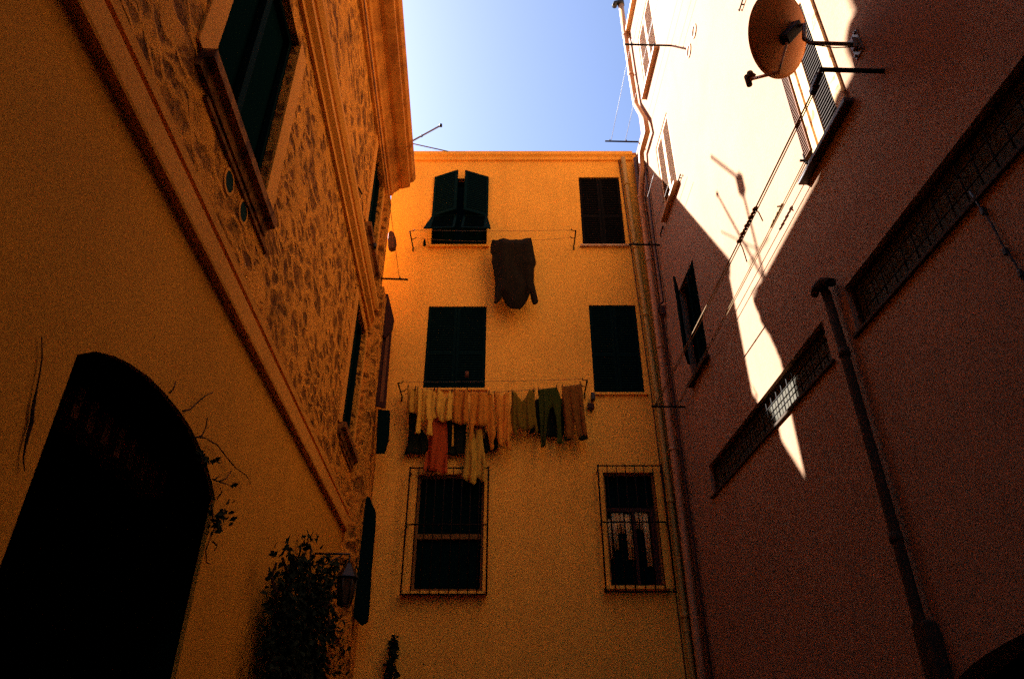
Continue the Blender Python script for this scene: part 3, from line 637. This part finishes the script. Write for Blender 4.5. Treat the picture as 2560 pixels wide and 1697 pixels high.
gs = [
 ('vest','small cream vest, first garment on the left end of the crowded line','vest',[(175,218),(200,240),(240,240),(275,225),(280,330),(282,440),(265,500),(215,510),(170,545),(158,520),(170,400),(178,330)],front,C_cream2),
 ('leggings','cream leggings with two flared legs, near the left end of the line','leggings',[(285,240),(330,228),(400,245),(490,240),(500,330),(505,560),(470,575),(452,640),(465,765),(390,765),(412,640),(412,600),(350,605),(325,612),(322,735),(265,755),(278,640),(290,560),(270,470),(280,330)],front,C_cream),
 ('blouse','cream blouse sagging in a deep V between its pegs','blouse',[(512,250),(535,246),(575,268),(592,330),(625,330),(660,252),(690,265),(694,420),(692,570),(650,600),(600,617),(560,605),(530,588),(512,500),(505,380)],front,C_cream),
 ('t_shirt','plain apricot t-shirt hanging square beside the cream blouse','t-shirt',[(708,250),(745,252),(790,266),(835,252),(862,250),(868,420),(872,630),(835,628),(790,642),(740,630),(690,622),(700,430)],front,C_org),
 ('apron_strap','narrow cream strap dangling under the apricot t-shirt','strap',[(684,640),(702,640),(698,760),(700,880),(676,880),(682,760)],11.24,C_cream2),
 ('nightshirt','peach nightshirt with one long sleeve hanging down on its left','nightshirt',[(895,272),(960,268),(1040,280),(1112,274),(1108,420),(1095,600),(1075,640),(1040,656),(970,656),(935,640),(925,720),(915,815),(878,815),(885,700),(882,620),(892,450)],front,C_peach),
 ('tights','pair of peach tights twisted to a thin rope beside the rompers','tights',[(1112,290),(1140,280),(1150,420),(1160,560),(1184,760),(1152,840),(1162,915),(1120,925),(1105,830),(1080,700),(1088,600),(1105,450)],11.22,C_peach),
 ('rompers','pale peach rompers with ragged legs, longest of the peach washing','rompers',[(1158,290),(1210,275),(1250,320),(1290,280),(1332,280),(1338,390),(1345,500),(1366,700),(1338,790),(1362,925),(1315,936),(1290,845),(1250,885),(1215,872),(1193,790),(1205,650),(1180,540),(1165,420)],front,C_pink),
 ('shirt','olive shirt pegged by its corners and sagging to a point','shirt',[(1358,268),(1405,270),(1440,330),(1482,372),(1525,330),(1560,250),(1622,245),(1626,400),(1640,560),(1662,700),(1640,745),(1622,640),(1565,712),(1490,706),(1440,650),(1424,690),(1415,760),(1385,720),(1365,640),(1345,540),(1360,400)],front,C_olive),
 ('trousers','green trousers with legs apart on the right part of the line','trousers',[(1658,245),(1760,232),(1880,218),(1905,290),(1932,372),(1920,500),(1922,650),(1938,862),(1870,866),(1882,740),(1870,600),(1830,450),(1795,455),(1775,560),(1762,650),(1752,770),(1747,892),(1690,892),(1692,760),(1686,650),(1672,450),(1668,330)],front,C_green),
 ('trousers','straight brown trousers with dark cuffs, last on the right end of the line','trousers',[(1930,210),(2040,200),(2150,178),(2165,260),(2172,350),(2195,560),(2222,762),(2150,802),(2110,775),(2082,600),(2072,690),(2060,812),(1985,800),(1965,640),(1955,560),(1935,350)],front,C_brown),
 ('coat','black coat hanging behind the pale washing at the left end','coat',[(190,470),(240,480),(280,520),(300,620),(330,700),(395,760),(425,900),(370,960),(330,988),(230,975),(130,985),(150,930),(175,880),(195,700)],back_,C_blk),
 ('towel','long red towel hanging below the cream leggings','towel',[(430,560),(530,540),(622,560),(628,700),(632,900),(630,1200),(560,1195),(450,1170),(360,1165),(372,1080),(388,1000),(405,930),(418,800)],low,C_red),
 ('skirt','black skirt hanging behind the apricot t-shirt','skirt',[(625,590),(700,600),(780,630),(845,640),(838,800),(830,960),(740,990),(640,985),(630,800)],back_,C_blk),
 ('shorts','dark brown shorts half hidden under the peach nightshirt','shorts',[(925,640),(990,650),(1062,655),(1060,730),(1056,805),(1012,802),(995,760),(980,800),(938,803),(930,720)],11.345,C_brown),
 ('cardigan','mustard cardigan hanging lowest of the washing, over the barred window','cardigan',[(855,690),(940,700),(1025,690),(1035,840),(1055,980),(1074,1090),(1060,1180),(1055,1302),(1015,1298),(985,1250),(965,1230),(955,1300),(930,1325),(885,1305),(862,1240),(858,1285),(815,1255),(780,1225),(800,1150),(822,1070),(828,950),(845,810)],low,C_yel),
 ('trousers','black trousers hanging behind the green pair','trousers',[(1620,370),(1700,330),(1800,330),(1950,350),(1962,560),(1955,760),(1880,790),(1700,760),(1640,720),(1560,745),(1590,640),(1610,520)],back_,C_blk),
 ('dress','black dress behind the peach rompers','dress',[(1040,740),(1120,700),(1200,720),(1210,900),(1180,930),(1060,965),(1030,900)],back_,C_blk),
]
tops = []
for i, (n, lab, cat, pix, y, mt) in enumerate(gs):
    o = garment(n, lab, cat, pix, y, mt, O6, S6, seed=i*1.37, amp=.036 if mt is not C_blk else .018, freq=34 if y == front else 25)
    if lab.startswith('straight brown'):
        bt = o
    if y == front:
        ty = min(p[1] for p in pix); cand = sorted([p for p in pix if p[1] < ty+40], key=lambda p: p[0]); tops += [(cand[0][0]+8, cand[0][1]), (cand[-1][0]-8, cand[-1][1])]
for pix in ([(1955,775),(2015,770),(2030,812),(1975,815)], [(2130,770),(2222,755),(2228,795),(2165,815),(2120,800)]):
    m = MB(); m.prism([pY(980+x/S6, 920+y/S6, front-.02) for x, y in pix], (0,.05,0)); m.build('cuff', C_blk, bt.name)
first = None
for x, yy in tops:
    p = pY(980+x/S6, 920+yy/S6, front)
    if first is None:
        m = MB(); m.box(p+Vector((0,0,.0)), (.016,.034,.085)); first = m.build('clothes_peg', M_stem, None, .003); o = first; base = Vector(o.location); p0 = p.copy()
    else:
        o = first.copy(); COL.objects.link(o); o.location = base + (p - p0)
    tag(o, 'small wooden clothes peg gripping washing on the crowded line', 'clothes peg', 'pegs along the crowded line')
o = garment('jumper', 'big dark jumper hung upside down from the top line, sleeves dangling', 'jumper',
    [(900,780),(950,785),(1010,772),(1090,780),(1180,778),(1285,765),(1300,830),(1312,900),(1335,1015),(1315,1060),(1312,1200),(1332,1290),(1356,1385),(1345,1415),(1322,1428),(1300,1420),(1285,1370),(1276,1310),(1250,1370),(1225,1405),(1170,1460),(1110,1468),(1060,1440),(1025,1390),(1000,1340),(988,1372),(950,1410),(920,1400),(928,1300),(932,1200),(915,1080),(898,1000),(905,930),(884,905),(885,860)],
    11.16, C_dkbr, (1000,400), 3.92, group='washing on the top line', amp=.03, freq=13, puff=.07, cell=.016, seed=4.4)

# ================================================================== SATELLITE DISH
pw = R(3.964, 6.968, 0); hub = pY(1992, 70, 4.0); 
t = empty('satellite_dish', pw); tag(t, 'round satellite dish on a bent arm, its shaded back to the courtyard', 'satellite dish')
cen = pY(1944, 88, 4.06); nrm = Vector((-.50, .66, .56)).normalized()
up = (Vector((0,0,1)) - nrm*nrm.z).normalized(); sd = nrm.cross(up).normalized()
RX, RY = .385, .375
mb = MB(); nr, ns = 10, 48; vs = []; fs = []
for side in (0, 1):
    for i in range(nr+1):
        r = i/nr; dp = .075*(r*r - 1)
        for k in range(ns):
            a = 2*pi*k/ns; vs.append(cen + sd*(RX*r*cos(a)) + up*(RY*r*sin(a)) + nrm*(dp - (.010 if side else 0)))
n1 = (nr+1)*ns
for i in range(nr):
    for k in range(ns):
        a, b, c, d = i*ns+k, i*ns+(k+1)%ns, (i+1)*ns+(k+1)%ns, (i+1)*ns+k
        fs.append((a,b,c,d)); fs.append((n1+d,n1+c,n1+b,n1+a))
for k in range(ns): fs.append((nr*ns+k, nr*ns+(k+1)%ns, n1+nr*ns+(k+1)%ns, n1+nr*ns+k))
mb.add(vs, fs, True); mb.build('reflector', M_dish, t.name)
mb = MB(); mb.tube([cen + sd*(RX*cos(2*pi*k/ns)) + up*(RY*sin(2*pi*k/ns)) - nrm*.005 for k in range(ns+1)], .008, 6, False); mb.build('rim', M_dish, t.name)
bk = cen - nrm*.085
bu = (up*.85 + sd*-.5).normalized() 
mb = MB()
e1, e2 = pY(1999,62,4.0), pY(1953,108,4.05)
ax = (e2-e1); mid = (e1+e2)/2; mid = bk + (mid - bk)*.6 - nrm*.02; axn = (ax - nrm*ax.dot(nrm)).normalized(); wn = nrm.cross(axn)
hl, hw = .115, .05
mb.hexa([mid+axn*(sx*hl)+wn*(sy*hw)+nrm*h for h in (-.05,.05) for sx, sy in ((-1,-1),(1,-1),(1,1),(-1,1))])
mb.build('mount_bracket', M_black, t.name, .008)
arm_end = pR(2143,112,.0)
a1 = mid - axn*.09 - nrm*.04
arm = [a1, a1 - nrm*.05, pY(2010,97,3.96), pY(2025,108,3.95), R(3.955, 6.96, .30), R(3.96, 6.965, .0)]
mb = MB(); mb.tube(arm, .019, 10); mb.build('arm', M_steel, t.name)
mb = MB(); mb.wbox(R, 3.90, 4.03, 6.84, 7.10, .0, .012); mb.wbox(R, 3.93, 3.99, 6.90, 7.03, .012, .05)
for du in (-.045,.045):
    for dz in (-.1,.1): mb.wbox(R, 3.965+du-.012, 3.965+du+.012, 6.97+dz-.012, 6.97+dz+.012, .012, .03)
mb.build('wall_plate', M_steel, t.name, .004)
foot = pY(1946,181,4.12); lnbp = pY(1872,200,4.42)
mb = MB(); mb.tube([mid + axn*.05 - nrm*.02, foot.lerp(mid,.25), foot], .012, 8); mb.tube([foot, lnbp], .016, 8); la = mb.build('feed_arm', M_pipe2, t.name)
dd = (cen - lnbp).normalized(); upv = Vector((0,0,1))
mb = MB(); mb.tube([lnbp - dd*.02, lnbp + dd*.07], .034, 12); mb.tube([lnbp + Vector((-.01,0,.05)), lnbp + Vector((-.005,0,-.075))], .028, 10); mb.tube([lnbp+Vector((.02,0,.06)), lnbp+Vector((.028,0,.10))], .03, 10); mb.build('receiver', M_stem, la.name)
mb = MB(); mb.tube([arm[3] + Vector((0,0,-.02)), arm[3].lerp(arm[5],.5) + Vector((0,0,-.055)), arm[5] + Vector((0,0,-.03))], .005, 6); mb.build('cable', M_black, t.name)

# ================================================================== ROOF ANTENNA
tipA = pY(1102, 314, 10.62); b0 = pY(1034, 357, 10.62); mast = b0 + (tipA - b0)*((-2.62 - b0.x)/(tipA.x - b0.x)); mast.y = 10.50
t = empty('television_antenna', (-2.62, 10.50, 12.0)); tag(t, 'rooftop television antenna whose boom pokes out past the cornice against the sky', 'antenna')
mb = MB(); mb.tube([Vector((-2.62,10.50,11.7)), Vector((-2.62,10.60,14.02))], .026, 8); mb.build('mast', M_steel, t.name)
mb = MB(); mb.tube([Vector((-2.62,10.60,14.0)), Vector((-2.62,11.32,15.12))], .026, 8); mb.build('upper_arm', M_steel, t.name); mb = MB(); mb.tube([mast, tipA], .018, 7); mb.tube([mast+Vector((0,.03,-.02)), tipA+Vector((-.1,.03,-.02))], .007, 6); mb.build('boom', M_steel, t.name)
mb = MB(); mb.box(tipA, (.06,.06,.06)); mb.box(tipA.lerp(mast,.36), (.04,.04,.05)); mb.build('end_cap', M_black, t.name, .008)
mb = MB(); mb.box(Vector((-2.62,10.60,13.90)), (.14,.14,.30)); mb.build('junction_box', M_steel, t.name, .02)
lowt = pY(1120,379,10.6)
mb = MB(); mb.tube([Vector((-2.62,10.50,12.75)), lowt], .012, 7); mb.build('lower_boom', M_steel, t.name)
mb = MB()
mb.tube([Vector((-2.62,10.05,12.3)), Vector((-2.62,10.95,12.42))], .016, 6); mb.tube([Vector((-2.62,10.2,12.72)), Vector((-2.62,10.85,12.80))], .014, 6); mb.tube([Vector((-2.62,10.50,12.0)), Vector((-3.2,10.75,12.75))], .014, 6)
mb.build('element', M_steel, t.name)

# ================================================================== SMALL THINGS ON THE LEFT WALL
p = pL(935,617,.18); t = empty('spotlight', p - NL*.18); tag(t, 'little black spotlight on a thin stalk on the left wall, level with the top line', 'spotlight')
mb = MB(); mb.tube([p - NL*.19 + Vector((0,0,.05)), p - NL*.05 + Vector((0,0,.03)), p], .010, 6); mb.build('stalk', M_iron, t.name)
mb = MB(); mb.tube([p+Vector((-.01,.06,.0)), p+Vector((.02,-.07,-.02))], [.03,.04], 12); mb.build('lamp_head', M_black, t.name)
m = MB(); q = [pY(px,py,10.85) for px,py in ((971,580),(977,575),(984,579),(989,593),(990,606),(986,619),(976,622),(970,618),(969,598))]; m.prism(q, (0,.12,0))
tag(m.build('bundle', M_brownsh, None, .02), 'small dark rounded bundle hanging at the left wall above the slanting wire', 'bundle')
p = pL(890,466,.0); m = MB(); pts = [pL(885,462,.02), pL(892,466,.10), pL(899,474,.13), pL(904,485,.12)]; m.tube(pts, .013, 6)
tag(m.build('wall_hook', M_iron), 'curved dark hook on the weathered left wall near the cornice', 'hook')
# lantern
lp = pL(866, 1462, .42); t = empty('lantern', lp); tag(t, 'old wall lantern on a bracket beside the ivy, low at the left corner', 'lantern')
def ring(c, r, z, n=6): return [c + Vector((r*cos(2*pi*k/n+.3), r*sin(2*pi*k/n+.3), z)) for k in range(n)]
mb = MB(); n = 6
for (r0,z0_),(r1,z1_) in (((.13,.10),(.03,.25)),((.145,.085),(.13,.10))):
    a_, b_ = ring(lp,r0,z0_), ring(lp,r1,z1_); mb.add(a_+b_, [(k,(k+1)%n,n+(k+1)%n,n+k) for k in range(n)] + [tuple(range(n))[::-1], tuple(range(n,2*n))])
mb.tube([lp+Vector((0,0,.24)), lp+Vector((0,0,.34))], .012, 6)
mb.build('cap', M_black, t.name)
mb = MB(); a_, b_ = ring(lp,.07,-.24), ring(lp,.085,-.21); mb.add(a_+b_, [(k,(k+1)%n,n+(k+1)%n,n+k) for k in range(n)] + [tuple(range(n))[::-1], tuple(range(n,2*n))]); mb.build('base', M_black, t.name)
mb = MB()
for k in range(n): a_, b_ = ring(lp,.075,-.21)[k], ring(lp,.115,.09)[k]; mb.tube([a_, b_], .011, 6)
mb.build('cage', M_black, t.name)
mb = MB(); a_, b_ = ring(lp,.068,-.21), ring(lp,.106,.085); mb.add(a_+b_, [(k,(k+1)%n,n+(k+1)%n,n+k) for k in range(n)]); mb.build('glass', painted('amber_glass', (.05,.026,.010), .6, .1), t.name)
mb = MB(); mb.tube([lp+Vector((0,0,.33)), lp+Vector((0,0,.36)), lp+Vector((0,0,.36)) - NL*.44], .013, 7); mb.tube([lp+Vector((0,0,.34)) - NL*.1, lp+Vector((0,0,.22)) - NL*.30, lp+Vector((0,0,.05)) - NL*.42], .010, 7); mb.build('bracket', M_black, t.name)

# ================================================================== PLANTS
rnd = random.Random(11)
def rv(): return Vector((rnd.uniform(-1,1), rnd.uniform(-1,1), rnd.uniform(-1,1)))
ivy_out = [(632,1720),(640,1650),(655,1570),(668,1490),(672,1426),(684,1398),(699,1385),(720,1380),(745,1366),(766,1358),(783,1360),(792,1385),(813,1406),(842,1404),(852,1412),(842,1440),(842,1590),(834,1640),(818,1700),(815,1720)]
t = empty('ivy', pL(740,1690)); tag(t, 'dark bushy ivy climbing the left wall below the lantern', 'ivy')
stem = MB(); leaf = MB()
for base, top in (((700,1700),(745,1372)),((760,1700),(778,1368)),((680,1700),(686,1405)),((800,1700),(836,1412)),((730,1700),(712,1395)),((780,1600),(868,1418))):
    pts = []
    for k in range(9):
        f = k/8; px = base[0]+(top[0]-base[0])*f + rnd.uniform(-7,7); py = base[1]+(top[1]-base[1])*f; pts.append(pL(px, py, .06 + .14*rnd.random()))
    stem.tube(pts, [.028*(1-.7*k/8)+.004 for k in range(9)], 6)
cl = []
for _ in range(190):
    while True:
        px, py = rnd.uniform(630,860), rnd.uniform(1355,1720)
        if inside(px, py, ivy_out) and inside(px-24, py-8, ivy_out) and inside(px+22, py-8, ivy_out): break
    cl.append((px, py, rnd.uniform(.04,.22)))
for px, py, o in cl:
    c0 = pL(px, py, o); rr = rnd.uniform(.07,.17)
    for k in range(rnd.randint(14,26)):
        v = rv()*rr; v.x *= .8; c = c0 + v
        if (c - L(c.y, c.z)).dot(NL) < .02: c += NL*.12
        d = (rv()*.8 + Vector((.3,-.2,-.5))).normalized(); nn = (rv()*.7 + NL + Vector((0,0,.5))).normalized()
        l = rnd.uniform(.05,.09); leaf.leaf(c, d, nn, l, l*.75)
for (px, py) in ((783,1357),(765,1360),(700,1376),(706,1372),(842,1402),(832,1400),(820,1406),(850,1590),(846,1545),(855,1625),(848,1690),(835,1700),(852,1675),(890,1418),(875,1414),(860,1412)):
    c0 = pL(px, py, rnd.uniform(.06,.25))
    for k in range(9): l = rnd.uniform(.07,.12); leaf.leaf(c0 + rv()*.07, rv(), (NL + rv()*.6).normalized(), l, l*.7)
stem.build('stem', M_stem, t.name); leaf.build('foliage', M_leaf, t.name)
# creeper twigs round the arch
t = empty('creeper', pL(520,1280)); tag(t, 'thin bare creeper twigs with a few leaves round the right side of the dark archway', 'creeper')
def zp(x, y): return (x/2.614, 840 + y/2.614)
tw = [[(1108,370),(1130,350),(1148,296)],[(1195,490),(1240,480),(1300,425),(1340,390),(1392,366)],[(1280,662),(1320,650),(1345,600),(1355,530)],[(1280,660),(1340,665),(1420,710),(1480,790),(1540,860),(1610,910),(1638,965)],
      [(1390,935),(1440,955),(1500,970)],[(1400,940),(1430,915)],[(1430,950),(1480,930),(1512,880)],[(1410,1170),(1440,1150),(1470,1130)],[(1440,1165),(1490,1140)],[(1380,1100),(1390,1180),(1400,1260),(1370,1330),(1345,1400),(1350,1480),(1380,1490)],[(1390,1340),(1420,1370),(1400,1400)],[(1420,1060),(1450,1020),(1440,990)]]
stem = MB(); leaf = MB()
for pl in tw:
    pts = [pL(*zp(*q), .03 + .03*rnd.random()) for q in pl]; stem.tube(pts, [.006*(1 - .55*k/len(pts)) for k in range(len(pts))], 5)
for x, y, n_, r in ((1340,800,9,.04),(1358,825,9,.035),(1465,1140,8,.05),(1485,1160,5,.04),(1425,1190,9,.04),(1400,1230,9,.04),(1395,1265,5,.04),(1330,770,3,.03),(1490,970,2,.02),(1440,1195,5,.05)):
    c0 = pL(*zp(x, y), .07)
    for k in range(n_): l = rnd.uniform(.045,.075); leaf.leaf(c0 + rv()*r, (rv()+Vector((0,0,.2))), (NL + rv()*.5).normalized(), l, l*.6)
stem.build('stem', M_stem, t.name); leaf.build('foliage', M_leaf, t.name)
pts = [pL(*zp(*q), .012) for q in ((272,0),(275,140),(262,230),(240,350),(215,470),(208,560),(185,640),(165,720),(152,800),(160,880))]
m = MB(); m.tube(pts, [.002,.003,.003,.004,.007,.008,.007,.005,.003,.002], 6); tag(m.build('dead_vine', M_stem), 'dry dead vine clinging to the plain wall left of the archway', 'vine')
# plant low on the end house wall
t = empty('climbing_plant', pB(980,1697)); tag(t, 'slim dark climbing plant at the foot of the yellow end wall', 'plant')
stem = MB(); leaf = MB(); stem.tube([pB(978,1720,.05), pB(976,1660,.08), pB(984,1605,.06)], .012, 6)
for px, py, w_ in ((985,1606,5),(984,1620,8),(974,1650,8),(978,1670,12),(982,1690,15),(968,1690,8),(985,1640,7),(983,1612,6)):
    for k in range(26): l = rnd.uniform(.05,.10); leaf.leaf(pB(px + rnd.uniform(-w_,w_), py + rnd.uniform(-12,12), rnd.uniform(.03,.22)), rv(), (NB + rv()*.6).normalized(), l, l*.7)
stem.build('stem', M_stem, t.name); leaf.build('foliage', M_leaf, t.name)
m = MB(); p = pB(1168,946,-.02)
m.tube([p+Vector((0,-.16,-.05)), p+Vector((0,-.16,.06))], .035, 10); tag(m.build('jar', M_brick), 'tiny reddish jar standing in front of the left middle shutters', 'jar')
m = MB(); p = pB(1061,611,.10); m.tube([p+Vector((0,0,-.03)), p+Vector((0,0,.06)), p+Vector((0,0,.14))], [.035,.03,.010], 10); tag(m.build('bottle', M_dark), 'small dark bottle left of the top left sill', 'bottle')

# ================================================================== LIGHT, SKY, CAMERA
w = bpy.data.worlds.new('World'); sc.world = w; w.use_nodes = True; nt = w.node_tree
s = nt.nodes.new('ShaderNodeTexSky'); s.sky_type = 'NISHITA'; s.sun_disc = False
s.sun_elevation = math.asin(SUN.z); s.sun_rotation = math.atan2(SUN.x, SUN.y); s.air_density = .70; s.dust_density = 1.8; s.ozone_density = 5.0
nt.links.new(s.outputs[0], nt.nodes['Background'].inputs[0]); nt.nodes['Background'].inputs[1].default_value = .05
sl = bpy.data.lights.new('sun', 'SUN'); sl.energy = 5; sl.angle = radians(.5); sl.color = (1, .98, .96)
so = bpy.data.objects.new('sun', sl); COL.objects.link(so); so.rotation_euler = SUN.to_track_quat('Z', 'Y').to_euler(); so.location = (-20, 14, 30)
cd = bpy.data.cameras.new('camera'); co = bpy.data.objects.new('camera', cd); COL.objects.link(co); sc.camera = co
cd.sensor_width = 36; cd.lens = FOC/2560*36; cd.clip_end = 1000; co.location = CAM; co.rotation_euler = (radians(90) + PITCH, 0, 0)
sc.view_settings.view_transform = 'Standard'; sc.view_settings.look = 'None'; sc.view_settings.exposure = 2.82; sc.view_settings.gamma = 1
sc.cycles.use_denoising = False; sc.cycles.use_adaptive_sampling = False; sc.cycles.max_bounces = 12; sc.cycles.diffuse_bounces = 8
